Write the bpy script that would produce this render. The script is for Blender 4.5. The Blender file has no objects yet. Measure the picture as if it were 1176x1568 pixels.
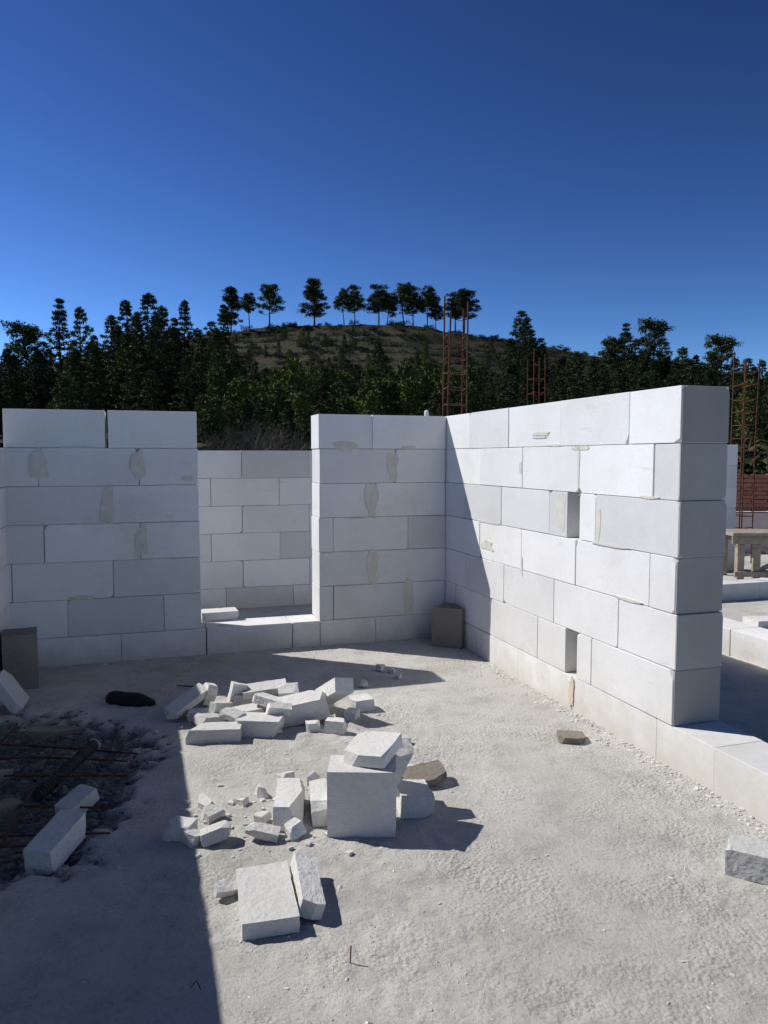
import bpy, bmesh, math, random
import numpy as np
from mathutils import Vector, Matrix, Euler, noise as mnoise
random.seed(7); rng=np.random.default_rng(7)
sc=bpy.context.scene
COL=sc.collection
# ------------------------------------------------------------ materials
def newmat(name):
    m=bpy.data.materials.new(name); m.use_nodes=True
    nt=m.node_tree; b=nt.nodes['Principled BSDF']; b.inputs['Roughness'].default_value=.9
    b.inputs['Specular IOR Level'].default_value=.2
    return m,nt,b
def N(nt,t,**kw):
    n=nt.nodes.new(t)
    for k,v in kw.items():
        if k in n.inputs: n.inputs[k].default_value=v
        else: setattr(n,k,v)
    return n
def noise(nt,vec,scale,detail=5,rough=.6):
    n=N(nt,'ShaderNodeTexNoise'); n.inputs['Scale'].default_value=scale; n.inputs['Detail'].default_value=detail
    n.inputs['Roughness'].default_value=rough; nt.links.new(vec,n.inputs['Vector']); return n.outputs['Fac']
def ramp(nt,fac,stops):
    r=nt.nodes.new('ShaderNodeValToRGB'); e=r.color_ramp.elements
    while len(e)<len(stops): e.new(.5)
    for i,(p,c) in enumerate(stops):
        e[i].position=p; e[i].color=(c if len(c)==4 else (*c,1)) if hasattr(c,'__len__') else (c,c,c,1)
    nt.links.new(fac,r.inputs['Fac']); return r.outputs['Color']
def mix(nt,fac,a,b,mode='MIX'):
    m=nt.nodes.new('ShaderNodeMix'); m.data_type='RGBA'; m.blend_type=mode
    for s,v in ((m.inputs[0],fac),(m.inputs[6],a),(m.inputs[7],b)):
        if isinstance(v,bpy.types.NodeSocket): nt.links.new(v,s)
        elif hasattr(v,'__len__'): s.default_value=(*v,1) if len(v)==3 else v
        else: s.default_value=v
    return m.outputs[2]
def math_(nt,op,a,b=None,clamp=False):
    m=nt.nodes.new('ShaderNodeMath'); m.operation=op; m.use_clamp=clamp
    for i,v in enumerate((a,b)):
        if v is None: continue
        if isinstance(v,bpy.types.NodeSocket): nt.links.new(v,m.inputs[i])
        else: m.inputs[i].default_value=v
    return m.outputs[0]
def bump(nt,b,h,dist,strength=1.0,prev=None):
    n=nt.nodes.new('ShaderNodeBump'); n.inputs['Distance'].default_value=dist; n.inputs['Strength'].default_value=strength
    nt.links.new(h,n.inputs['Height'])
    if prev is not None: nt.links.new(prev,n.inputs['Normal'])
    nt.links.new(n.outputs['Normal'],b.inputs['Normal']); return n.outputs['Normal']
def objvec(nt):
    return nt.nodes.new('ShaderNodeTexCoord').outputs['Object']

def mat_aac(name,base=(.80,.797,.787),dirty=True,rough_bump=.0008,mott=.91,fine=.95):
    m,nt,b=newmat(name); v=objvec(nt)
    g=nt.nodes.new('ShaderNodeNewGeometry')
    isl=g.outputs['Random Per Island']
    c=ramp(nt,isl,[(0,tuple(x*.78 for x in base)),(.35,tuple(x*.92 for x in base)),(1,tuple(min(.86,x*1.03) for x in base))])
    n1=noise(nt,v,2.6,6,.6)
    c=mix(nt,1.0,c,ramp(nt,n1,[(.3,(mott,mott,mott*.99)),(.6,(1,1,1))]),'MULTIPLY')
    n2=noise(nt,v,60,5,.7)
    c=mix(nt,1.0,c,ramp(nt,n2,[(.3,(fine,fine,fine)),(.55,(1,1,1))]),'MULTIPLY')
    if dirty:
        s=nt.nodes.new('ShaderNodeSeparateXYZ'); nt.links.new(v,s.inputs[0])
        zz=math_(nt,'ADD',s.outputs['Z'],math_(nt,'MULTIPLY',noise(nt,v,7,6,.7),.4))
        f=ramp(nt,zz,[(.2,.75),(.44,0.0)])
        c=mix(nt,f,c,(.50,.47,.41))
        st=noise(nt,v,1.1,6,.75)
        c=mix(nt,ramp(nt,st,[(.56,0.0),(.70,.45)]),c,(.56,.545,.50))
        sm=N(nt,'ShaderNodeMapping'); sm.inputs['Scale'].default_value=(3.0,3.0,16); nt.links.new(v,sm.inputs['Vector'])
        sc1=noise(nt,sm.outputs[0],1.3,6,.7)
        c=mix(nt,ramp(nt,sc1,[(.62,0.0),(.70,.4)]),c,(.55,.53,.49))
    nt.links.new(c,b.inputs['Base Color'])
    mp=N(nt,'ShaderNodeMapping'); mp.inputs['Rotation'].default_value=(.5,.7,.3); mp.inputs['Scale'].default_value=(1,1,6); nt.links.new(v,mp.inputs['Vector'])
    saw=noise(nt,mp.outputs[0],38,2,.5)
    h=math_(nt,'ADD',math_(nt,'MULTIPLY',saw,.6),noise(nt,v,200,3,.7))
    bump(nt,b,h,rough_bump)
    return m
M_AAC=mat_aac('aerated_concrete')
M_GREY=mat_aac('grey_aerated_concrete',base=(.40,.395,.38),dirty=False,rough_bump=.0006,mott=.88,fine=.95)
M_RUB=mat_aac('broken_aerated_concrete',base=(.70,.69,.665),dirty=False,rough_bump=.0025,mott=.90,fine=.88)
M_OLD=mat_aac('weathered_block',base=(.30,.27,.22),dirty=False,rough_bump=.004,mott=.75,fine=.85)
def mat_simple(name,c1,c2,scale=20,rough=.9,bd=.002,metal=0):
    m,nt,b=newmat(name); v=objvec(nt)
    nt.links.new(ramp(nt,noise(nt,v,scale,6,.65),[(.3,c1),(.7,c2)]),b.inputs['Base Color'])
    b.inputs['Roughness'].default_value=rough; b.inputs['Metallic'].default_value=metal
    if bd: bump(nt,b,noise(nt,v,scale*4,4,.7),bd)
    return m
M_MORT=mat_simple('mortar',(.34,.33,.30),(.50,.48,.44),30)
M_SMEAR=mat_simple('mortar_smear',(.54,.52,.45),(.68,.66,.58),18,bd=.001)
M_RUST=mat_simple('rusty_steel',(.055,.025,.015),(.15,.065,.035),40,.85)
M_BLACK=mat_simple('black_plastic',(.010,.010,.011),(.022,.022,.024),30,.6)
M_PIPE=mat_simple('dusty_black_plastic',(.02,.02,.02),(.09,.088,.08),12,.8)
M_STONE=mat_simple('dark_gravel',(.08,.08,.078),(.30,.29,.27),14)
M_PEB=mat_simple('light_gravel',(.42,.41,.385),(.70,.69,.65),9)
M_WOOD=mat_simple('weathered_wood',(.22,.18,.13),(.40,.35,.28),12)
M_BRICK=mat_simple('red_brick',(.30,.10,.07),(.46,.20,.14),12)
M_PINK=mat_simple('pink_plaster',(.55,.40,.37),(.65,.52,.48),8)
M_WHITE=mat_simple('white_paint',(.7,.7,.7),(.8,.8,.8),8,.5,0)
M_BARK=mat_simple('bark',(.05,.035,.025),(.12,.085,.06),6,.95,.02)
M_TWIG=mat_simple('bare_twigs',(.06,.052,.045),(.12,.105,.09),4,.95,0)
M_ORANGE=mat_simple('orange_mortar',(.52,.42,.32),(.64,.55,.45),30)

def mat_floor():
    m,nt,b=newmat('rough_concrete_floor'); v=objvec(nt)
    big=noise(nt,v,.9,5,.6); med=noise(nt,v,5,7,.68); fine=noise(nt,v,60,6,.75); vf=noise(nt,v,260,3,.7)
    c=ramp(nt,big,[(.3,(.46,.445,.41)),(.5,(.53,.515,.48)),(.7,(.60,.585,.55))])
    c=mix(nt,1.0,c,ramp(nt,med,[(.28,(.74,.74,.73)),(.5,(.98,.98,.97)),(.75,(1.1,1.1,1.1))]),'MULTIPLY')
    c=mix(nt,1.0,c,ramp(nt,fine,[(.28,(.64,.64,.63)),(.46,(1,1,1)),(.8,(1.06,1.06,1.05))]),'MULTIPLY')
    a=N(nt,'ShaderNodeAttribute',attribute_name='pit')
    c=mix(nt,a.outputs['Fac'],c,ramp(nt,fine,[(.3,(.07,.07,.067)),(.7,(.24,.235,.215))]))
    nt.links.new(c,b.inputs['Base Color'])
    gran=N(nt,'ShaderNodeTexVoronoi'); gran.inputs['Scale'].default_value=70; nt.links.new(v,gran.inputs['Vector'])
    gm=ramp(nt,noise(nt,v,2.3,4,.6),[(.45,.05),(.60,1.0)])
    p=bump(nt,b,fine,.009,1)
    p=bump(nt,b,math_(nt,'MULTIPLY',math_(nt,'SUBTRACT',1.0,gran.outputs['Distance']),gm),.006,1,p)
    bump(nt,b,vf,.0018,1,p)
    return m
M_FLOOR=mat_floor()
def mat_soil(name,cols,scale):
    m,nt,b=newmat(name); v=objvec(nt)
    c=ramp(nt,noise(nt,v,scale,8,.7),cols)
    c=mix(nt,1.0,c,ramp(nt,noise(nt,v,scale*14,5,.7),[(.3,(.5,.5,.5)),(.65,(1.25,1.2,1.15))]),'MULTIPLY')
    a=N(nt,'ShaderNodeAttribute',attribute_name='riser')
    c=mix(nt,math_(nt,'MULTIPLY',a.outputs['Fac'],.75),c,(.095,.078,.05))
    nt.links.new(c,b.inputs['Base Color'])
    bump(nt,b,noise(nt,v,scale*10,6,.75),.6)
    return m
M_HILL=mat_soil('hillside_scrub_soil',[(.3,(.016,.024,.011)),(.5,(.029,.034,.017)),(.7,(.05,.045,.027))],.12)
M_SOIL=mat_soil('dry_soil',[(.3,(.10,.085,.06)),(.6,(.18,.15,.11)),(.8,(.07,.08,.035))],.3)
def mat_leaf(name,c1,c2,c3):
    m,nt,b=newmat(name); v=objvec(nt)
    g=nt.nodes.new('ShaderNodeNewGeometry'); o=nt.nodes.new('ShaderNodeObjectInfo')
    c=ramp(nt,g.outputs['Random Per Island'],[(0,c1),(.55,c2),(1,c3)])
    c=mix(nt,1.0,c,ramp(nt,noise(nt,v,.9,3,.6),[(.35,(.55,.57,.55)),(.65,(1.35,1.3,1.1))]),'MULTIPLY')
    c=mix(nt,1.0,c,ramp(nt,o.outputs['Random'],[(0,(.65,.70,.72)),(.5,(1,1,1)),(1,(1.55,1.35,.85))]),'MULTIPLY')
    nt.links.new(c,b.inputs['Base Color']); b.inputs['Roughness'].default_value=.8
    return m
M_LEAF=mat_leaf('pine_needles',(.024,.042,.016),(.042,.068,.024),(.075,.105,.038))
M_DLEAF=mat_leaf('dark_pine_needles',(.020,.034,.015),(.034,.054,.021),(.062,.085,.032))
M_YOUNG=mat_leaf('young_pine_needles',(.042,.068,.016),(.072,.11,.025),(.12,.16,.04))
M_BUSH=mat_leaf('scrub_leaves',(.022,.030,.012),(.038,.043,.020),(.062,.060,.034))

# ------------------------------------------------------------ helpers
def obj(name,mesh,parent=None,mat=None):
    o=bpy.data.objects.new(name,mesh); COL.objects.link(o)
    if parent: o.parent=parent
    if mat and not mesh.materials: mesh.materials.append(mat)
    return o
def empty(name):
    e=bpy.data.objects.new(name,None); COL.objects.link(e); return e
def merge(bm,b,mtx=None):
    if mtx is not None: bmesh.ops.transform(b,matrix=mtx,verts=b.verts)
    me=bpy.data.meshes.new('t'); b.to_mesh(me); b.free(); bm.from_mesh(me); bpy.data.meshes.remove(me)
def finish(bm,name,mat,parent=None):
    bmesh.ops.recalc_face_normals(bm,faces=bm.faces)
    me=bpy.data.meshes.new(name); bm.to_mesh(me); bm.free()
    return obj(name,me,parent,mat)
def cut(b,co,no):
    r=bmesh.ops.bisect_plane(b,geom=b.verts[:]+b.edges[:]+b.faces[:],plane_co=co,plane_no=no,clear_outer=True)
    es=[e for e in b.edges if e.is_boundary]
    if es: bmesh.ops.holes_fill(b,edges=es,sides=0)
def boxbm(sx,sy,sz,bev=.003):
    b=bmesh.new(); bmesh.ops.create_cube(b,size=1); bmesh.ops.scale(b,vec=(sx,sy,sz),verts=b.verts)
    return b
def bevel(b,off):
    bmesh.ops.bevel(b,geom=b.edges[:],offset=off,segments=1,affect='EDGES',profile=.5,clamp_overlap=True)
def tube(bm,p0,p1,r,seg=6,r1=None):
    p0=Vector(p0);p1=Vector(p1); d=p1-p0; L=d.length
    b=bmesh.new(); bmesh.ops.create_cone(b,cap_ends=True,segments=seg,radius1=r,radius2=r if r1 is None else r1,depth=L)
    merge(bm,b,Matrix.Translation((p0+p1)/2)@d.to_track_quat('Z','Y').to_matrix().to_4x4())
def path(bm,pts,r,seg=6):
    for a,b in zip(pts[:-1],pts[1:]): tube(bm,a,b,r,seg)
def vnoise(x,y,seed=0):
    T=np.random.default_rng(seed).random((256,256))
    xi=np.floor(x).astype(int); yi=np.floor(y).astype(int); fx=x-xi; fy=y-yi
    fx=fx*fx*(3-2*fx); fy=fy*fy*(3-2*fy); a=xi%256; b=yi%256; a1=(xi+1)%256; b1=(yi+1)%256
    return (T[a,b]*(1-fx)+T[a1,b]*fx)*(1-fy)+(T[a,b1]*(1-fx)+T[a1,b1]*fx)*fy
def fbm(x,y,o=4,seed=0):
    s=0;amp=.5;t=0
    for i in range(o): s=s+amp*vnoise(x*2**i+i*17.3,y*2**i+i*9.1,seed+i); t+=amp; amp*=.5
    return s/t-.5
def gridmesh(name,xs,ys,zf,mat,attr=None):
    X,Y=np.meshgrid(xs,ys); Z=zf(X,Y); nx=len(xs); ny=len(ys)
    V=np.stack([X,Y,Z],-1).reshape(-1,3)
    i=np.arange(nx*ny).reshape(ny,nx)
    F=np.stack([i[:-1,:-1],i[:-1,1:],i[1:,1:],i[1:,:-1]],-1).reshape(-1,4)
    me=bpy.data.meshes.new(name); me.from_pydata(V.tolist(),[],F.tolist())
    me.polygons.foreach_set('use_smooth',[True]*len(F))
    if attr:
        a=me.attributes.new(attr[0],'FLOAT','POINT'); a.data.foreach_set('value',attr[1](X,Y).reshape(-1).astype(np.float32))
    return obj(name,me,None,mat)

# ------------------------------------------------------------ directions of the building grid
TH=math.radians(17.8)
D=Vector((math.cos(TH),math.sin(TH),0)); Nn=Vector((-math.sin(TH),math.cos(TH),0))
CORNER=Vector((.471,5.847,0)); NEAR=Vector((1.28,3.33,0)); LC=Vector((-2.425,4.916,0))
BZ=.19; CH=.25
def frame(o,a,n):
    return Matrix(((a.x,n.x,0,o.x),(a.y,n.y,0,o.y),(0,0,1,0),(0,0,0,1)))
def build_wall(name,o,a,n,courses,T=.25,core=True):
    F=frame(o,a,n); bm=bmesh.new(); bc=bmesh.new()
    for (z0,z1,st) in courses:
        segs=[]; runs=[]; cur=None
        for s0,s1 in zip(st[:-1],st[1:]):
            if isinstance(s0,str) or isinstance(s1,str): cur=None; continue
            segs.append((s0,s1))
            if cur is None: cur=[s0,s1]; runs.append(cur)
            else: cur[1]=s1
        for s0,s1 in segs:
            g=random.choice([.001,.0015,.002,.0035]); zg=random.uniform(.0008,.0022)
            w=s1-s0-2*g
            b=boxbm(w,T,z1-z0-2*zg)
            for k in range(random.choice([0,0,1,1,2,3])):
                sx=random.choice([-1,1]); sz=random.choice([-1,1]); c=random.uniform(.006,.032)
                co=Vector((sx*w/2,-T/2,sz*(z1-z0)/2)); no=Vector((sx*random.uniform(.4,1),-random.uniform(.4,1),sz*random.uniform(.4,1))).normalized()
                cut(b,co-no*c*.6,no)
            bevel(b,random.uniform(.0012,.0028))
            jit=random.uniform(-.003,.003)
            merge(bm,b,F@Matrix.Translation(((s0+s1)/2,T/2+jit,(z0+z1)/2))@Matrix.Rotation(random.uniform(-.004,.004),4,'Z'))
        for s0,s1 in runs:
            if core:
                cb=boxbm(s1-s0-.03,T-.024,z1-z0)
                merge(bc,cb,F@Matrix.Translation(((s0+s1)/2,T/2,(z0+z1)/2-.013)))
    w=finish(bm,name,M_AAC)
    if core: finish(bc,'mortar_joints',M_MORT,w)
    return w
def course(k): return (BZ+CH*k, BZ+CH*(k+1))
def smears(wall,o,a,n,lst,mat=M_SMEAR,off=-.005):
    F=frame(o,a,n); bm=bmesh.new()
    for (s,z,w,h) in lst:
        m=40; vs=[]; sd=random.random()*50
        for i in range(m):
            t=2*math.pi*i/m; rr=1+.45*mnoise.noise(Vector((math.cos(t)*1.3,math.sin(t)*1.3,sd)))+.22*mnoise.noise(Vector((math.cos(t)*4,math.sin(t)*4,sd)))
            cx=abs(math.cos(t))**.65*math.copysign(1,math.cos(t)); cz=abs(math.sin(t))**.65*math.copysign(1,math.sin(t))
            vs.append(bm.verts.new(F@Vector((s+cx*w/2*rr+.10*w*math.sin(t*2+s),off,z+cz*h/2*rr))))
        f=bm.faces.new(vs)
        r=bmesh.ops.extrude_face_region(bm,geom=[f])
        bmesh.ops.translate(bm,vec=(n*.006)[:],verts=[v for v in r['geom'] if isinstance(v,bmesh.types.BMVert)])
    finish(bm,'mortar_smears',mat,wall)

# right wall
R=[]
ES=[0,.004,-.003,.006,-.002,.003]   # end offsets of courses 5..0
R.append((*course(5),[ES[0],.366,.993,1.617,2.219,2.9]))
R.append((*course(4),[ES[1],.176,.80,1.426,2.035,2.9]))
R.append((*course(3),[ES[2],.635,.787,'g',.904,1.10,1.708,2.288,2.9]))
R.append((*course(2),[ES[3],.19,.82,1.43,2.03,2.9]))
R.append((*course(1),[ES[4],.423,1.035,1.66,2.28,2.9]))
R.append((*course(0),[ES[5],.647,.79,'g',.90,1.21,1.83,2.45,2.9]))
R.append((-.03,BZ,[-3.2,-2.6,-1.98,-1.36,-.74,-.255,.115,.83,1.45,2.07,2.9]))
RW=build_wall('block_wall',NEAR,Nn,D,R)
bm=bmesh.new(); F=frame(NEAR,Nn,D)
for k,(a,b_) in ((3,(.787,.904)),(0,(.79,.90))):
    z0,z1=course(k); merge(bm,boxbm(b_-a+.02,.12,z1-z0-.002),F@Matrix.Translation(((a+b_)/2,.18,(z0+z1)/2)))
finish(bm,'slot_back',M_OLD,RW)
# thin darker grey panels laid over the block ends at the wall's free end
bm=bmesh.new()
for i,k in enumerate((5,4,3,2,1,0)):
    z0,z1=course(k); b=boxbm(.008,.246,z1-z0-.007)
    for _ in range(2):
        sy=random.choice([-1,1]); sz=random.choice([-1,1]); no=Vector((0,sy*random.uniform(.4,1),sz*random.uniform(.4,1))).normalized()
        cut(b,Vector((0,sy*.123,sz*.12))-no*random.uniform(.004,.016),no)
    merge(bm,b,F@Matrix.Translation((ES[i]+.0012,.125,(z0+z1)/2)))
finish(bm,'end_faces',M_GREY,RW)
smears(RW,NEAR,Nn,D,[(.975,BZ+3.52*CH,.09,.20),(.60,BZ+3.4*CH,.025,.16),(.78,BZ+4.95*CH,.17,.02),(.80,BZ+4.5*CH,.02,.2),(1.2,BZ+5.3*CH,.2,.02),(1.22,BZ+5.22*CH,.16,.012),(1.45,BZ+4.5*CH,.03,.07),(.35,BZ+2.02*CH,.2,.012),(1.9,BZ+2.4*CH,.16,.06),(1.05,BZ+5.02*CH,.15,.012),(1.9,BZ+3.02*CH,.3,.014),(1.42,BZ+2.1*CH,.02,.1),(.2,BZ+4.02*CH,.12,.012),(.5,BZ+3.0*CH,.3,.012)],off=-.0035)
smears(RW,NEAR,Nn,D,[(.83,.10,.05,.15)],M_ORANGE)
# left wall
A=-D
Lc=[]
Lc.append((*course(5),[1.838,2.413,'g',2.428,3.042]))
Lc.append((*course(4),[1.832,2.222,2.842,3.29]))
Lc.append((*course(3),[1.830,2.431,3.29]))
Lc.append((*course(2),[1.828,2.222,2.82,3.29]))
Lc.append((*course(1),[1.828,2.40,3.02,3.29]))
Lc.append((*course(0),[1.826,2.08,2.69,3.29]))
Lc.append((-.03,BZ,[1.80,2.36,2.98,3.29]))
LW=build_wall('block_wall',CORNER,A,Nn,Lc)
smears(LW,CORNER,A,Nn,[(2.83,1.33,.10,.22),(2.22,1.33,.085,.20),(2.42,1.07,.085,.25),(2.21,.83,.085,.22),(1.90,1.235,.09,.035),(2.6,1.445,.2,.012),(2.6,.45,.16,.03),(2.0,1.19,.2,.012),(2.5,.94,.3,.012),(2.1,.69,.2,.010)])
Mc=[]
Mc.append((*course(5),[.003,.586,.989]))
Mc.append((*course(4),[.003,.403,.985]))
Mc.append((*course(3),[.003,.586,.987]))
Mc.append((*course(2),[.003,.305,.883,.99]))
Mc.append((*course(1),[.003,.586,.988]))
Mc.append((*course(0),[.003,.305,.883,.992]))
Mc.append((-.03,BZ,[.003,.56,.985,1.19,1.797]))
MW=build_wall('block_wall',CORNER,A,Nn,Mc)
smears(MW,CORNER,A,Nn,[(.785,1.455,.17,.075),(.43,1.30,.10,.18),(.585,1.06,.085,.26),(.585,.56,.09,.24),(.30,.31,.08,.24),(.30,1.45,.12,.02),(.1,.93,.1,.015),(.7,.93,.1,.012)])
# side wall (casts the long ground shadow)
S=[]
B=-Nn
def run(a,b,off=0,L=.62):
    st=[a]; p=a+L*(.5+off*.5)
    while p<b-.1: st.append(p); p+=L
    st.append(b); return st
S.append((*course(4),run(-.25,.54)))
for k in (3,2,1,0): S.append((*course(k),run(-.25,6.4,k%2)))
S.append((-.03,BZ,run(-.25,6.4,.5)))
SW=build_wall('block_wall',LC,B,-D,S)
FO=Vector((.75,7.62,0)); Fc=[]
for k in (4,3,2,1,0): Fc.append((*course(k),run(0,4.6,(k%2)*.9-.1)))
Fc.append((-.03,BZ,run(0,4.6,.4)))
FW=build_wall('block_wall',FO,A,Nn,Fc)
build_wall('block_wall',Vector((3.7,9.25,0)),Vector((1,0,0)),Vector((0,1,0)),[(k*.255,(k+1)*.255,[0,.26,.545] if k%2 else [0,.545]) for k in range(6)])
P=NEAR+D*1.66+Nn*1.9
build_wall('low_block_wall',P,B,D,[(-.03,.19,run(0,3.6,.3))])
build_wall('low_block_wall',Vector((2.7,7.15,0)),D,Nn,[(-.03,.16,run(0,3.5,.3))],T=.2)

# ------------------------------------------------------------ floor and ground
def pitmask(X,Y):
    r=(np.abs((X+1.62+.15*(Y-3.2))/.58)**2.6+np.abs((Y-3.20)/.80)**2.6)**(1/2.6)+.45*fbm(X*4,Y*4,3,31)+.35*fbm(X*22,Y*22,2,36)
    return np.clip((1.06-r)/.24,0,1)
def floorz(X,Y):
    z=.010*fbm(X*.8,Y*.8,3,1)+.007*fbm(X*5,Y*5,4,5)
    g=np.clip(fbm(X*1.7,Y*1.7,3,9)*4+.5,0,1)
    z=z+.011*g*fbm(X*28,Y*28,2,14)
    m=pitmask(X,Y)
    return z-.05*m+.07*m*fbm(X*9,Y*9,3,40)+.03*m*fbm(X*30,Y*30,2,43)
xs=np.concatenate([np.arange(-5,-2.6,.2),np.arange(-2.6,2.0,.0145),np.arange(2.0,3.2,.04),np.arange(3.2,7.1,.25)])
ys=np.concatenate([np.arange(-3,1.5,.25),np.arange(1.5,4.5,.0145),np.arange(4.5,6.2,.022),np.arange(6.2,9,.08),np.arange(9,12.6,.3)])
gridmesh('concrete_floor',xs,ys,floorz,M_FLOOR,('pit',pitmask))
e=np.concatenate([-np.geomspace(1500,12,40),np.arange(-11,11.1,1.0),np.geomspace(12,1500,40)])
gridmesh('ground',e,e,lambda X,Y:-.35+.08*fbm(X*.3,Y*.3,3,3),M_SOIL)

rx=np.array([-400,-160,-85,-56,-30,-15,-4,6,16,28,39,54,85,150,400.])
rz=np.array([8,14,20,26,29.6,30.4,30.6,30.4,28.9,27.0,25.2,23,18.5,12,6.])
def hillz(X,Y):
    R=np.interp(X*172/np.maximum(Y,60),rx,rz)
    t=np.clip((Y-52)/(170-52),0,1.0)
    p=t**1.15
    z=R*p
    st=2.3; q=z/st+.6*fbm(X*.02,Y*.02,3,77); fr=q-np.floor(q)
    stair=(np.floor(q)+np.clip((fr-.62)/.3,0,1)-q)*st
    am=np.clip((Y-95)/30,0,1)*np.clip((173-Y)/6,0,1)*.75
    z=z+stair*am+ .9*fbm(X*.12,Y*.12,4,50)*np.clip((Y-50)/20,0,1)*np.where(Y>168,.5,1)
    return z-.8*np.clip((60-Y)/8,0,1)-.3
def riser(X,Y):
    R=np.interp(X*172/np.maximum(Y,60),rx,rz); t=np.clip((Y-52)/118,0,1); z=R*t**1.15
    q=z/2.3+.6*fbm(X*.02,Y*.02,3,77); fr=q-np.floor(q)
    return np.clip(1-np.abs(fr-.78)/.16,0,1)*np.clip((Y-105)/20,0,1)*np.clip((173-Y)/5,0,1)*np.clip(fbm(X*.08,Y*.3,3,8)*5+.7,0,1)
hx=np.concatenate([np.arange(-400,-110,12),np.arange(-110,110,.8),np.arange(110,400,12)])
hy=np.concatenate([np.arange(50,100,1.5),np.arange(100,178,.45),np.arange(178,420,8)])
gridmesh('hill',hx,hy,hillz,M_HILL,('riser',riser))
def hz(x,y): return float(hillz(np.array([[float(x)]]),np.array([[float(y)]]))[0,0]) if y>52 else -.35

# ------------------------------------------------------------ foliage
def tufts(C,rad,n,ln,wd,flat=.6,up=.3):
    C=np.repeat(C,n,0); rad=np.repeat(rad,n)[:,None]; M=len(C)
    d=rng.normal(size=(M,3)); d/=np.linalg.norm(d,axis=1)[:,None]
    pos=C+d*rad*(rng.random((M,1))**.45)*np.array([1,1,flat])
    dr=d*.8+rng.normal(size=(M,3))*.5; dr[:,2]+=up; dr/=np.linalg.norm(dr,axis=1)[:,None]
    sd=np.cross(dr,rng.normal(size=(M,3))); sd/=np.linalg.norm(sd,axis=1)[:,None]
    L=ln*rng.uniform(.6,1.3,(M,1)); W=wd*rng.uniform(.6,1.3,(M,1))
    V=np.stack([pos-sd*W/2-dr*L*.3,pos+sd*W/2-dr*L*.3,pos+dr*L*.7],1).reshape(-1,3)
    return V
def tree_mesh(name,V,limbs,leafmat,bark=M_BARK):
    vs=V.tolist(); fs=[(i,i+1,i+2) for i in range(0,len(vs),3)]; nl=len(fs)
    for (p0,p1,r0,r1) in limbs:
        p0=Vector(p0);p1=Vector(p1); d=(p1-p0)
        if d.length<1e-4: continue
        q=d.to_track_quat('Z','Y'); s=6; b=len(vs)
        for p,r in ((p0,r0),(p1,r1)):
            for i in range(s):
                t=2*math.pi*i/s; vs.append((p+q@Vector((math.cos(t)*r,math.sin(t)*r,0)))[:])
        for i in range(s): fs.append((b+i,b+(i+1)%s,b+s+(i+1)%s,b+s+i))
    me=bpy.data.meshes.new(name); me.from_pydata(vs,[],fs); me.materials.append(leafmat); me.materials.append(bark)
    mi=np.zeros(len(fs),int); mi[nl:]=1; me.polygons.foreach_set('material_index',mi.tolist()); return me
def trunk(H,r,bend=.2,seg=8,top=.97):
    pts=[Vector((bend*math.sin(i/seg*3)*i/seg*random.uniform(.6,1.2),bend*math.cos(i/seg*2)*i/seg*random.uniform(.5,1),H*top*i/seg)) for i in range(seg+1)]
    l=[(pts[i],pts[i+1],r*(1-.85*i/seg),r*(1-.85*(i+1)/seg)) for i in range(seg)]
    return pts,l
def at(pts,H,z):
    f=min(max(z/(H*.97)*(len(pts)-1),0),len(pts)-1.001); i=int(f); return pts[i].lerp(pts[i+1],f-i)
def conifer(name,H=12,R=2.7,low=.12,lv=26,mat=M_LEAF,n=30,ln=.34,wd=.14,power=.75,droop=.1,cr=1.0):
    pts,limbs=trunk(H,H*.014+.03,.35); C=[];rd=[]
    asym=random.uniform(0,6.28)
    for i in range(lv):
        t=low+(1-low)*(i+random.uniform(-.3,.3))/lv; t=min(t,.985); z=H*t; base=at(pts,H,z)
        prof=(1-(t-low)/(1-low))**power*min(1,.5+(t-low)*5)
        nb=random.randint(4,7); ph=random.uniform(0,6.28)
        for k in range(nb):
            a=ph+k*6.28/nb+random.uniform(-.35,.35)
            L=R*prof*random.uniform(.5,1.15)*(1+.22*math.cos(a-asym))+.15
            tip=base+Vector((math.cos(a)*L,math.sin(a)*L,L*(random.uniform(.05,.4)-droop)))
            limbs.append((base,tip,.035+.01*L,.012))
            m=max(1,int(L/.75))
            for j in range(m):
                f=1-j*.62/m-(random.random()*.1)
                C.append(base.lerp(tip,f)[:]); rd.append(cr*(.28+.18*L*(.5+.4*random.random())*.6))
    C.append((pts[-1]+Vector((0,0,.15)))[:]); rd.append(.2)
    V=tufts(np.array(C),np.array(rd),n,ln,wd)
    m_=tree_mesh(name,V,limbs,mat); m_['height']=float(H); return m_
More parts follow.
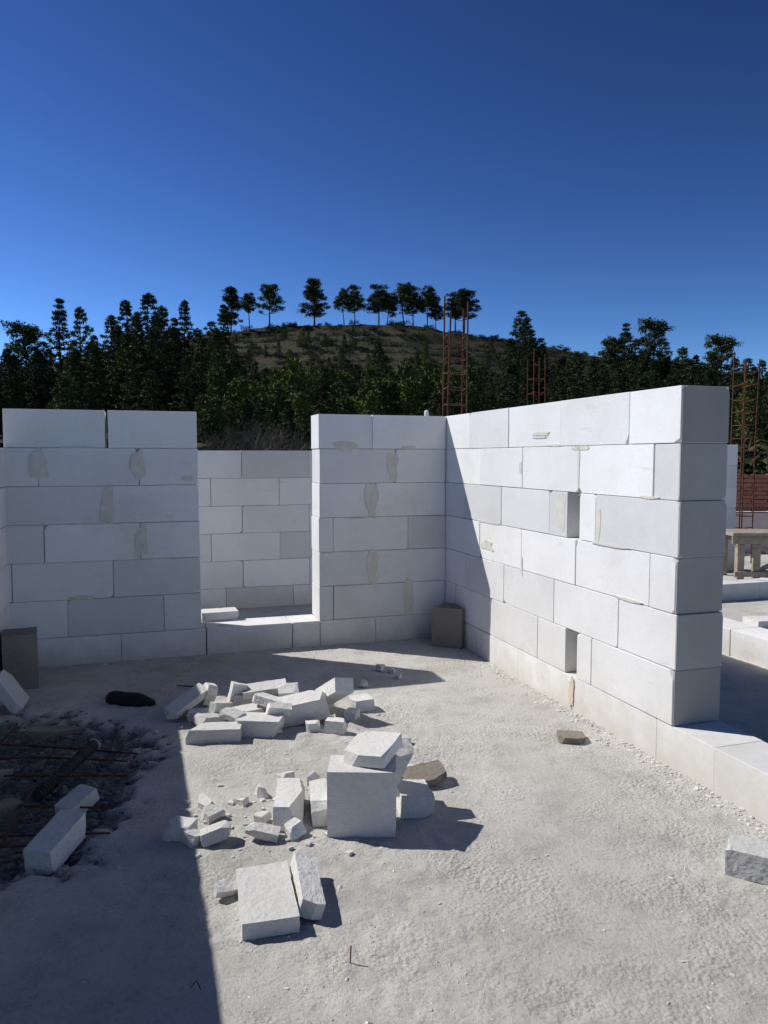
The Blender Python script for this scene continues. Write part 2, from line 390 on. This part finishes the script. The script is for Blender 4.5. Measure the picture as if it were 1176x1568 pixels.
def umbrella(name,H=10,R=3,low=.4,mat=M_LEAF,ncl=46,lean=.3,cone=0):
    pts,limbs=trunk(H,.2,lean); C=[];rd=[]
    for i in range(ncl):
        t=low+(.98-low)*random.random()**.8; z=H*t
        u=(t-low)/(1-low)
        prof=(math.sin(min(1,u*1.1+.25)*math.pi*.9)**.55 if not cone else (1-u)**.6*min(1,.6+u*3))
        a=random.uniform(0,6.28); L=R*max(.1,prof)*random.uniform(.2,1.05)
        base=at(pts,H,max(H*low*.9,z-L*.35)); tip=Vector((base.x+math.cos(a)*L,base.y+math.sin(a)*L,z))
        mid=base.lerp(tip,.55)+Vector((0,0,-.12*L))
        limbs+= [(base,mid,.07,.045),(mid,tip,.045,.015)]
        for j in range(3):
            C.append((tip+Vector((random.uniform(-.55,.55),random.uniform(-.55,.55),random.uniform(-.15,.25))))[:]); rd.append(random.uniform(.42,.8))
    for j in range(4):
        z=H*random.uniform(.2,low); b=at(pts,H,z); a=random.uniform(0,6.28); limbs.append((b,b+Vector((math.cos(a)*.8,math.sin(a)*.8,.2)),.03,.01))
    V=tufts(np.array(C),np.array(rd),40,.34,.14,.6)
    m_=tree_mesh(name,V,limbs,mat); m_['height']=float(H); return m_
def bush(name,mat,R=1,n=12,k=34):
    C=[(random.gauss(0,.5)*R,random.gauss(0,.5)*R,R*random.uniform(.15,.75)) for _ in range(n)]
    V=tufts(np.array(C),np.full(n,.42*R),k,.22,.11,.8); m_=tree_mesh(name,V,[((0,0,-.2),(0,0,.5*R),.04,.02)],mat); m_['height']=1.0; return m_
def bareshrub(name,H=3.4):
    limbs=[]
    def rec(p,d,L,r,dep):
        q=p+d*L; limbs.append((p,q,r,r*.65))
        if dep==0: return
        for _ in range(random.choice([2,3,3])):
            nd=(d+Vector((random.gauss(0,.38),random.gauss(0,.38),random.gauss(.05,.25)))).normalized()
            rec(q,nd,L*random.uniform(.65,.9),r*.62,dep-1)
    for _ in range(7):
        rec(Vector((random.uniform(-.5,.5),random.uniform(-.5,.5),0)),Vector((random.gauss(0,.35),random.gauss(0,.35),1)).normalized(),H*.28,.022,4)
    m_=tree_mesh(name,np.zeros((3,3)),limbs,M_TWIG,M_TWIG); m_['height']=3.4; return m_
dark=[conifer('dark_conifer',12,2.5,.10,24,power=.85),conifer('dark_conifer',12,2.2,.12,23,M_DLEAF,power=1.0),conifer('dark_conifer',12,2.8,.10,22,power=.75),conifer('dark_conifer',12,2.4,.16,22,M_DLEAF,power=.6)]
pines=[umbrella('broad_pine',12,3.0,.32,ncl=66),umbrella('broad_pine',12,3.4,.38,ncl=62,lean=.7)]
young=[conifer('young_conifer',6,1.35,.04,20,M_YOUNG,28,.22,.09,.9,-.15),conifer('young_conifer',6,1.15,.04,20,M_YOUNG,28,.22,.09,.85,-.25),conifer('young_conifer',6,1.6,.03,20,M_YOUNG,28,.22,.10,.8,-.1)]
top=[umbrella('hilltop_pine',10,2.9,.42,M_DLEAF,78),umbrella('hilltop_pine',10,3.1,.46,M_DLEAF,74,lean=.8),umbrella('hilltop_pine',10,2.6,.24,M_DLEAF,100,cone=1),umbrella('hilltop_pine',10,3.3,.38,M_DLEAF,90)]
bushes=[bush('scrub_bush',M_BUSH,1.0),bush('scrub_bush',M_BUSH,1.2,16),bush('scrub_bush',M_LEAF,1.0,12)]
shrubs=[bareshrub('bare_shrub_twigs'),bareshrub('bare_shrub_twigs',3.0)]
def place(name,me,x,y,z,H,parent=None,w=1.0):
    o=obj(name,me,parent); s=H/me['height']; o.location=(x,y,z); o.scale=(s*w,s*w,s); o.rotation_euler=(0,0,random.uniform(0,6.28)); return o
for (u,H,k,w,dy) in [(-231,10.0,2,1.0,-6),(-203,8.5,1,.85,2),(-173,9.6,3,.95,0),(-105,10.6,2,1.15,1),(-60,8.8,1,.75,3),(-44,9.4,0,.85,3),(-8,9.8,0,1.05,4),(4,9.2,1,.8,10),(30,9.8,1,.95,2),(44,10.1,0,.9,6),(66,9.4,1,.85,1),(78,8.2,0,.75,5),(108,9.4,0,1.0,3),(121,9.9,3,1.05,0)]:
    y=172+dy; x=y*u/1178; place('pine_tree',top[k],x,y,hz(x,y)-.2,H,None,w)
FOR=empty('pine_forest')
def T(u,vtop,y,protos,w=1.0,parent=FOR,name='forest_tree',minH=2):
    x=y*(u-588)/1178; z=hz(x,y)-.2; ztop=1.38+y*(700-vtop)/1178
    H=max(minH,ztop-z); me=random.choice(protos); s=H/me['height']
    place(name,me,x,y,z,H,parent,w*random.uniform(.88,1.15)*min(1.12,(1/s)**.35))
for (u,v,y,k) in [(45,500,88,1),(18,535,80,0),(72,525,90,0),(100,461,96,0),(128,473,92,0),(150,515,94,0),(176,485,98,0),(198,463,97,0),(232,452,100,0),(255,472,96,0),(270,490,88,0),(287,463,99,0),(305,505,92,0),(328,495,97,0),(347,470,99,0),(150,530,82,0),(120,535,80,0),(60,550,78,0),(215,480,90,0),(245,485,90,0),(185,500,88,0),
                 (240,505,84,0),(200,510,84,0),(335,505,88,0),(362,535,90,0),(580,524,84,0),(588,545,80,0),(545,560,80,0),
                 (795,479,99,0),(803,492,96,0),(812,508,95,0),(778,520,92,0),(825,520,96,0),(860,548,95,0),(880,542,92,0),(905,552,97,0),(935,518,98,1),(952,498,100,0),(970,520,97,0),(995,494,100,1),(1012,525,97,0),(1040,533,95,0),(1060,545,98,0),(1085,540,95,0),(1097,518,99,1),(1120,550,97,0),(1150,562,92,0),(1170,570,94,0),(1190,560,94,0)]:
    T(u,v,y,dark if k==0 else pines,.98)
for i in range(170):
    u=random.uniform(-60,1240)
    if 375<u<740 : continue
    base=575 if u<390 else 586
    T(u,base+random.uniform(-38,38),random.uniform(66,90),dark,.95)
for i in range(55):
    u=random.uniform(390,1230); T(u,random.uniform(590,628),random.uniform(60,74),dark,1.0)
for i in range(48):
    u=random.uniform(650,1200); T(u,random.uniform(545,582),random.uniform(86,104),dark,.95)
for i in range(44):
    u=random.uniform(350,720); T(u,random.uniform(548,592),random.uniform(80,104),dark+dark+young,.95)
YF=empty('young_pine_plantation')
for i in range(95):
    u=random.uniform(330,720) if i<78 else random.uniform(0,1176)
    T(u,random.uniform(552,618) if i<78 else random.uniform(565,625),random.uniform(54,80),young,1.0,YF,'young_pine')
for i in range(22):
    T(random.uniform(310,690),random.uniform(600,650),random.uniform(40,52),young+dark,1.0,YF,'young_pine')
for (u,v,y) in [(330,645,30),(370,630,31),(398,620,33),(425,635,30),(455,650,29)]:
    x=y*(u-588)/1178; H=1.38+y*(700-v)/1178+.35; place('bare_shrub',random.choice(shrubs),x,y,-.35,H,None,1.2)
SB=empty('hillside_scrub')
for i in range(1500):
    y=random.uniform(96,171) if i<1350 else random.uniform(58,98); x=random.uniform(-75,100)*y/172
    s=random.uniform(.3,1.1); place('bush',random.choice(bushes),x,y,hz(x,y)-.1,s,SB,random.uniform(.9,1.6))
for i in range(40):
    y=random.uniform(108,150); x=random.uniform(-40,70)*y/172; place('hillside_sapling',random.choice(dark+young),x,y,hz(x,y)-.1,random.uniform(1.8,4.2),SB,1.1)
for i in range(90):
    y=random.uniform(170,175); x=random.uniform(-45,85); place('bush',random.choice(bushes),x,y,hz(x,y)-.1,random.uniform(.3,.8),SB,1.4)
HG=empty('hedge_bushes')
for i in range(110):
    y=random.uniform(36,48); x=random.uniform(-26,27); place('bush',random.choice(bushes),x,y,-.4,random.uniform(1.3,2.7),HG,random.uniform(.8,1.2))

# ------------------------------------------------------------ rebar columns
def cage(x,y,w,z1,yaw,step=.2,dense=None,r=.0065):
    bm=bmesh.new(); R_=Matrix.Rotation(yaw,3,'Z'); c=Vector((x,y,0))
    cs=[R_@Vector((a*w/2,b*w/2,0)) for a,b in((-1,-1),(1,-1),(1,1),(-1,1))]
    for i,k in enumerate(cs):
        t=Vector((random.uniform(-.03,.03),random.uniform(-.03,.03),0)); zt=z1-random.uniform(0,.25)
        path(bm,[c+k+Vector((0,0,-.3)),c+k+Vector((0,0,zt*.6)),c+k+t+Vector((0,0,zt))],r)
    z=.1
    while z<(dense or z1*.8):
        q=[c+k+Vector((0,0,z+random.uniform(-.015,.015))) for k in cs]
        path(bm,q+[q[0]],r*.6,5); z+=step*random.uniform(.85,1.2)
    return finish(bm,'rebar_column',M_RUST)
cage(.80,8.75,.22,3.22,.15,.15,2.75,.010); cage(2.36,12.0,.20,3.1,.3,.2,2.6,.008); cage(4.65,10.0,.2,2.78,.25,.18,2.6,.009)
bm=bmesh.new(); tube(bm,(.66,12,-.3),(.66,12,2.0),.015,8); p=finish(bm,'lamp_post',M_RUST)
bm=bmesh.new(); b=boxbm(.07,.07,.11); bevel(b,.02); merge(bm,b,Matrix.Translation((.66,12,2.05))); finish(bm,'lamp_head',M_WHITE,p)

# ------------------------------------------------------------ right-hand background objects
bm=bmesh.new()
def bx(bm,c,s,rot=(0,0,0),bv=.004):
    b=boxbm(*s); bevel(b,bv); merge(bm,b,Matrix.Translation(c)@Euler(rot).to_matrix().to_4x4())
bx(bm,(4.45,8.75,.52),(1.15,.5,.04)); bx(bm,(4.45,8.52,.455),(1.15,.03,.08)); bx(bm,(4.45,8.98,.455),(1.15,.03,.08))
for x in (3.98,4.16,4.9):
    for y in (8.54,8.96): bx(bm,(x,y,.2),(.08,.05,.42))
bx(bm,(4.5,8.54,.24),(.8,.025,.05),(0,.42,0)); bx(bm,(4.5,8.58,.24),(.8,.025,.05),(0,-.42,0)); bx(bm,(4.4,8.5,.08),(1.0,.03,.06))
finish(bm,'wooden_trestle_table',M_WOOD)
bm=bmesh.new()
for r in range(9):
    for k in range(9):
        bx(bm,(4.75+k*.235+(r%2)*.06,11.2+random.uniform(-.01,.01),.62+r*.06),(.225,.11,.052),(random.uniform(-.05,.05),random.uniform(-.04,.04),random.uniform(-.06,.06)),.004)
finish(bm,'red_brick_stack',M_BRICK)
bm=bmesh.new(); bx(bm,(5.8,11.3,.25),(2.4,.5,.66)); finish(bm,'plastered_plinth',M_PINK)

# ------------------------------------------------------------ loose blocks and rubble
def chunk(bm,loc,size,rot=(0,0,0),cuts=2,bev=.003,deep=.25,rough=.0022):
    b=boxbm(*size); h=Vector(size)/2
    for _ in range(cuts):
        no=Vector([random.choice([-1,1])*random.uniform(.25,1) for _ in range(3)])
        no[random.randrange(3)]*=.25; no.normalize()
        sup=abs(no.x)*h.x+abs(no.y)*h.y+abs(no.z)*h.z
        cut(b,no*sup*random.uniform(1-deep*1.6,1-deep*.6),no)
    if max(size)>.05:
        for _ in range(random.randint(2,5)):
            v=random.choice(b.verts[:]).co.copy()
            if v.length<1e-4: continue
            no=(v.normalized()+Vector([random.uniform(-.6,.6) for _ in range(3)])).normalized()
            cut(b,v-no*random.uniform(.003,.012),no)
        bmesh.ops.triangulate(b,faces=b.faces[:])
        for it in range(5):
            es=[e for e in b.edges if e.calc_length()>.016]
            if not es: break
            bmesh.ops.subdivide_edges(b,edges=es,cuts=1)
            bmesh.ops.triangulate(b,faces=[f for f in b.faces if len(f.verts)>3])
        b.normal_update(); sd=Vector((loc[0]*13,loc[1]*7,random.random()*30))
        for v in b.verts:
            v.co+=v.normal*rough*(mnoise.noise(v.co*28+sd)*.9+mnoise.noise(v.co*90+sd)*.8)
    else: bevel(b,min(bev,min(size)*.1))
    R_=Euler([math.radians(a) for a in rot]).to_matrix().to_4x4()
    bmesh.ops.transform(b,matrix=R_,verts=b.verts)
    mz=min(v.co.z for v in b.verts)
    merge(bm,b,Matrix.Translation((loc[0],loc[1],loc[2]-mz)))
def single(name,loc,size,rot=(0,0,0),cuts=0,mat=M_RUB,deep=.15,rough=.0022):
    bm=bmesh.new(); chunk(bm,loc,size,rot,cuts,deep=deep,rough=rough); return finish(bm,name,mat)
Z=-.004
single('concrete_block',(-.08,2.79,Z),(.25,.16,.245),(0,0,-1.5),0,M_RUB,rough=.0010)
single('broken_block',(-.045,2.85,.240),(.17,.21,.045),(5,-4,-20),1,deep=.08,rough=.0015)
single('broken_block',(.035,2.97,.08),(.09,.09,.17),(10,22,20),2)
single('broken_block',(.115,2.94,Z),(.13,.17,.08),(0,3,12),2)
single('broken_slab',(.17,3.17,Z+.01),(.18,.12,.025),(12,-6,15),3,M_OLD,.2)
single('broken_slab',(.13,3.24,Z),(.16,.10,.03),(-5,4,-20),3,deep=.2)
single('broken_block',(-.365,2.88,Z),(.11,.27,.085),(2,2,4),1)
single('broken_block',(-.25,2.90,Z),(.07,.22,.09),(0,-3,8),1)
single('broken_block',(-.365,2.29,Z),(.165,.33,.05),(0,0,14),0,rough=.0015)
single('broken_block',(-.242,2.33,Z),(.07,.28,.055),(3,16,13),1)
single('broken_slab',(-.50,2.35,Z),(.09,.06,.022),(20,10,35),3,deep=.4)
single('broken_slab',(.915,3.67,Z),(.13,.11,.03),(0,3,-3),1,M_OLD)
single('broken_block',(1.235,2.47,Z),(.17,.12,.09),(0,0,-30),0)
single('broken_block',(-.745,2.72,Z),(.10,.08,.055),(0,0,-12),1)
single('broken_block',(-1.15,2.62,-.03),(.10,.24,.09),(8,0,-8),1)
single('broken_block',(-1.22,2.92,-.03),(.08,.21,.06),(14,5,-22),1)
single('upright_block',(-2.20,4.58,Z),(.19,.22,.33),(0,0,25),0,M_OLD)
single('leaning_slab',(-2.05,4.13,Z),(.05,.22,.22),(0,-32,14),1)
single('upright_block',(.50,5.60,Z),(.24,.20,.29),(0,0,-28),0,M_OLD)
single('broken_block',(-1.22,5.62,BZ),(.26,.16,.06),(0,0,20),0)
single('broken_block',(-1.05,5.95,Z),(.30,.2,.1),(0,0,15),1)
single('broken_block',(3.15,6.25,Z),(.3,.2,.06),(0,0,10),1); single('broken_block',(2.9,5.75,Z),(.2,.16,.05),(0,0,40),1)
bm=bmesh.new()
for (x,y,z,s,r,c) in [(-1.07,4.07,.02,(.09,.42,.04),(8,6,-20),1),(-.83,3.68,0,(.26,.11,.07),(0,0,5),1),(-.62,3.77,0,(.22,.13,.085),(0,0,-6),1),
    (-.43,3.93,0,(.27,.14,.11),(6,-9,12),2),(-.27,4.02,.04,(.10,.28,.075),(-30,12,28),1),(-.68,4.14,0,(.28,.15,.09),(0,4,8),1),(-.63,4.12,.09,(.28,.12,.035),(6,-5,12),1),
    (-.24,3.78,0,(.10,.07,.07),(0,0,-15),1),(-.13,4.13,0,(.12,.11,.07),(0,0,25),2),(-.90,3.88,0,(.14,.09,.05),(5,8,40),2),(-.80,4.10,.0,(.08,.07,.16),(8,12,20),1),
    (-.60,3.95,.07,(.18,.09,.045),(-8,10,-20),2),(-.72,3.92,.03,(.15,.11,.05),(0,0,33),2),(-.98,4.22,0,(.06,.09,.11),(0,20,30),2),(-.36,3.80,0,(.07,.06,.05),(0,0,10),2),(-.52,4.05,.08,(.12,.09,.06),(20,0,10),2),(-.98,3.98,0,(.11,.09,.045),(0,0,10),2),
    (-.86,3.98,.03,(.13,.05,.05),(0,15,60),2),(-.54,3.84,.02,(.12,.05,.10),(20,10,15),2),(-.35,4.14,0,(.12,.09,.09),(0,0,40),2),(-.76,3.80,.06,(.12,.08,.03),(10,10,-30),2),(-.17,3.98,0,(.08,.06,.05),(0,0,70),2)]:
    chunk(bm,(x,y,z-.004),s,r,c,.004,.18)
for i in range(55):
    a=random.gauss(-.6,.24); b_=random.gauss(3.98,.14); s=random.uniform(.008,.032)
    chunk(bm,(a,b_,-.004),(s*random.uniform(.8,1.8),s,s*random.uniform(.4,.9)),(random.uniform(-20,20),random.uniform(-20,20),random.uniform(0,180)),2,.002,.4)
finish(bm,'rubble_pile',M_RUB)
bm=bmesh.new()
for (x,y,s) in [(-.70,2.95,(.11,.05,.025)),(-.66,2.84,(.10,.07,.04)),(-.60,2.68,(.13,.06,.045)),(-.68,2.66,(.06,.05,.04)),(-.44,2.70,(.12,.06,.03)),(-.33,2.72,(.07,.06,.04)),(-.50,3.05,(.04,.06,.05)),(-.42,3.17,(.08,.04,.04)),(-.30,3.16,(.05,.04,.05)),(-.56,2.98,(.08,.04,.025)),(-.46,2.83,(.05,.05,.035)),(.10,3.62,(.05,.04,.03)),(.08,3.1,(.06,.05,.04)),(-.02,4.9,(.05,.05,.04)),(.05,4.85,(.05,.03,.03)),(-.12,4.55,(.06,.05,.03)),(.09,4.72,(.05,.03,.03))]:
    chunk(bm,(x,y,-.004),s,(random.uniform(-15,15),random.uniform(-15,15),random.uniform(0,180)),3,.003,.35)
for i in range(60):
    s=random.uniform(.005,.02); chunk(bm,(random.gauss(-.48,.18),random.gauss(2.9,.18),-.003),(s*1.4,s,s*.6),(random.uniform(-20,20),0,random.uniform(0,180)),2,.001,.4)
for i in range(40):
    s=random.uniform(.003,.009); chunk(bm,(random.uniform(-.6,1.2),random.uniform(1.9,4.6),-.002),(s*1.4,s,s*.6),(random.uniform(-20,20),0,random.uniform(0,180)),2,.001,.4)
finish(bm,'broken_fragments',M_RUB)

def stones(name,pts,sizes,mat,flat=.7):
    b=bmesh.new(); bmesh.ops.create_icosphere(b,subdivisions=1,radius=1); bv=np.array([v.co[:] for v in b.verts]); bf=np.array([[v.index for v in f.verts] for f in b.faces]); b.free()
    n=len(pts); V=np.repeat(bv[None],n,0)*rng.uniform(.65,1.25,(n,len(bv),1))*np.stack([rng.uniform(.7,1.5,n),rng.uniform(.6,1.1,n),rng.uniform(.4,.9,n)*flat*1.2],1)[:,None,:]
    a=rng.uniform(0,6.28,n); ca,sa=np.cos(a)[:,None],np.sin(a)[:,None]
    X=V[:,:,0]*ca-V[:,:,1]*sa; Y=V[:,:,0]*sa+V[:,:,1]*ca
    V=np.stack([X,Y,V[:,:,2]],-1)*np.array(sizes)[:,None,None]+np.array(pts)[:,None,:]
    Fc=(bf[None]+(np.arange(n)*len(bv))[:,None,None]).reshape(-1,3)
    me=bpy.data.meshes.new(name); me.from_pydata(V.reshape(-1,3).tolist(),[],Fc.tolist()); return obj(name,me,None,mat)
def onfloor(xy): 
    z=floorz(xy[:,0],xy[:,1]); return np.column_stack([xy,z])
q=np.column_stack([rng.uniform(-2.0,2.0,22000),rng.uniform(1.5,6.2,22000)])
g=fbm(q[:,0]*1.7,q[:,1]*1.7,3,9); keep=(rng.random(len(q))<np.clip(.3+g*4,.06,1)); q=q[keep]
sz=.0016+.0035*rng.random(len(q))**3+ (rng.random(len(q))<.015)*rng.uniform(.003,.008,len(q))
stones('floor_pebbles',onfloor(q),sz,M_PEB)
f=[]
for i in range(1300):
    s=random.uniform(-1.5,2.6); p=NEAR+Nn*s-D*abs(random.gauss(0,.05)); f.append(p[:2])
for i in range(500):
    w_=random.uniform(0,3.0); p=CORNER-D*w_-Nn*abs(random.gauss(0,.05)); f.append(p[:2])
for i in range(250):
    w_=random.uniform(.95,1.8); p=CORNER-D*w_+Nn*random.uniform(.3,1.4); f.append(p[:2])
f=np.array(f); stones('wall_foot_debris',onfloor(f),.003+.010*rng.random(len(f))**3,M_PEB)
q=np.column_stack([rng.uniform(-2.2,-.85,9000),rng.uniform(2.2,4.2,9000)]); m=pitmask(q[:,0],q[:,1]); q=q[m>rng.random(len(q))*.5+.02]
stones('dark_gravel',onfloor(q),.004+.016*rng.random(len(q))**2.2,M_STONE)
bm=bmesh.new()
for (p0,p1) in [((-2.1,3.62,.01),(-1.15,3.50,-.0)),((-2.0,3.42,.0),(-1.15,3.36,.02)),((-2.0,3.25,.0),(-1.10,3.20,.02)),((-1.95,2.95,.0),(-1.05,2.90,.02)),((-1.75,2.66,.0),(-1.0,2.72,.01)),((-1.9,3.9,.0),(-1.55,2.4,.02)),((-1.62,3.8,.0),(-1.32,2.5,.02)),((-1.7,2.5,.0),(-1.15,2.6,.03))]:
    p0=Vector(p0);p1=Vector(p1); mid=(p0+p1)/2+Vector((random.uniform(-.04,.04),random.uniform(-.04,.04),.01))
    path(bm,[p0,mid,p1],.0045)
path(bm,[(-1.45,2.46,.0),(-1.36,2.52,.05),(-1.33,2.6,.03)],.0045)
finish(bm,'rebar_mesh',M_RUST)
bm=bmesh.new()
p0=Vector((-1.43,3.08,-.015)); p1=Vector((-1.36,3.52,.035))
for i in range(24):
    a=p0.lerp(p1,i/24); b2=p0.lerp(p1,(i+.55)/24); tube(bm,a,b2,.028,14); tube(bm,b2,p0.lerp(p1,(i+1)/24),.024,14)
finish(bm,'corrugated_conduit',M_PIPE)
bm=bmesh.new()
tc=p1+(p1-p0).normalized()*.004
for i in range(18):
    t=2*math.pi*i/18; t2=2*math.pi*(i+1)/18; q_=(p1-p0).to_track_quat('Z','Y')
    tube(bm,tc+q_@Vector((math.cos(t)*.026,math.sin(t)*.026,0)),tc+q_@Vector((math.cos(t2)*.026,math.sin(t2)*.026,0)),.003,5)
finish(bm,'conduit_rim',M_PEB)
bm=bmesh.new()
for (p0,p1) in [((-1.80,3.70,.0),(-1.50,3.74,.0)),((-1.75,3.05,.0),(-1.62,3.30,.0)),((-1.55,2.75,.0),(-1.45,2.95,.0))]:
    c_=(Vector(p0)+Vector(p1))/2; chunk(bm,c_,((Vector(p1)-Vector(p0)).length,.07,.03),(5,5,math.degrees(math.atan2(p1[1]-p0[1],p1[0]-p0[0]))),2)
finish(bm,'dusty_board_scraps',M_OLD)
b=bmesh.new(); bmesh.ops.create_uvsphere(b,u_segments=30,v_segments=16,radius=1)
for v in b.verts:
    x,y,z=v.co; v.co=Vector((math.copysign(abs(x)**.8,x)*.155,y*.055*(1-.15*x),max(z,-.3)*.05*(1-.15*x)+.014*(x*x)*(x<0)*(z>0)+.003*math.sin(x*7)*(z>0)))
bm=bmesh.new(); merge(bm,b,Matrix.Translation((-1.425,4.24,.010))@Matrix.Rotation(-.25,4,'Z')); o=finish(bm,'black_rubber_sleeve',M_BLACK)
for p_ in o.data.polygons: p_.use_smooth=True
bm=bmesh.new(); tube(bm,(-.093,2.01,-.01),(-.090,2.01,.05),.002,6); finish(bm,'steel_nail',M_RUST)
bm=bmesh.new(); path(bm,[(-.50,1.90,.01),(-.49,1.92,.015),(-.475,1.90,.004)],.0015); finish(bm,'bent_wire',M_RUST)
bm=bmesh.new(); tube(bm,(-1.24,4.53,.012),(-1.03,4.50,.012),.004,6); finish(bm,'thin_rod',M_RUST)

# ------------------------------------------------------------ light, sky, camera
az=math.atan2(-.934,.3546); el=math.radians(43.4)
ld=Vector((.934*math.cos(el),-.3546*math.cos(el),-math.sin(el)))
L=bpy.data.lights.new('sun','SUN'); L.energy=5.0; L.angle=math.radians(.5); L.color=(1,.965,.91)
lo=bpy.data.objects.new('sun',L); COL.objects.link(lo); lo.rotation_euler=ld.to_track_quat('-Z','Y').to_euler(); lo.location=(-30,12,40)
w=bpy.data.worlds.new('World'); sc.world=w; w.use_nodes=True; nt=w.node_tree; bg=nt.nodes['Background']
sk=nt.nodes.new('ShaderNodeTexSky'); sk.sky_type='NISHITA'; sk.sun_disc=False; sk.sun_elevation=el; sk.sun_rotation=az
sk.altitude=2300; sk.air_density=1.0; sk.dust_density=.15; sk.ozone_density=3.0
gm=nt.nodes.new('ShaderNodeGamma'); gm.inputs['Gamma'].default_value=1.85; nt.links.new(sk.outputs[0],gm.inputs['Color'])
sc_=nt.nodes.new('ShaderNodeVectorMath'); sc_.operation='SCALE'; sc_.inputs['Scale'].default_value=.245; nt.links.new(gm.outputs[0],sc_.inputs[0])
nt.links.new(sc_.outputs[0],bg.inputs['Color']); bg.inputs['Strength'].default_value=.1
c=bpy.data.cameras.new('camera'); co=bpy.data.objects.new('camera',c); COL.objects.link(co)
c.sensor_fit='VERTICAL'; c.sensor_height=24; c.lens=18.03; c.clip_start=.05; c.clip_end=4000
co.location=(0,0,1.38); co.rotation_euler=(math.radians(90-4.08),0,0); sc.camera=co
sc.view_settings.view_transform='Standard'; sc.view_settings.look='None'; sc.view_settings.exposure=0
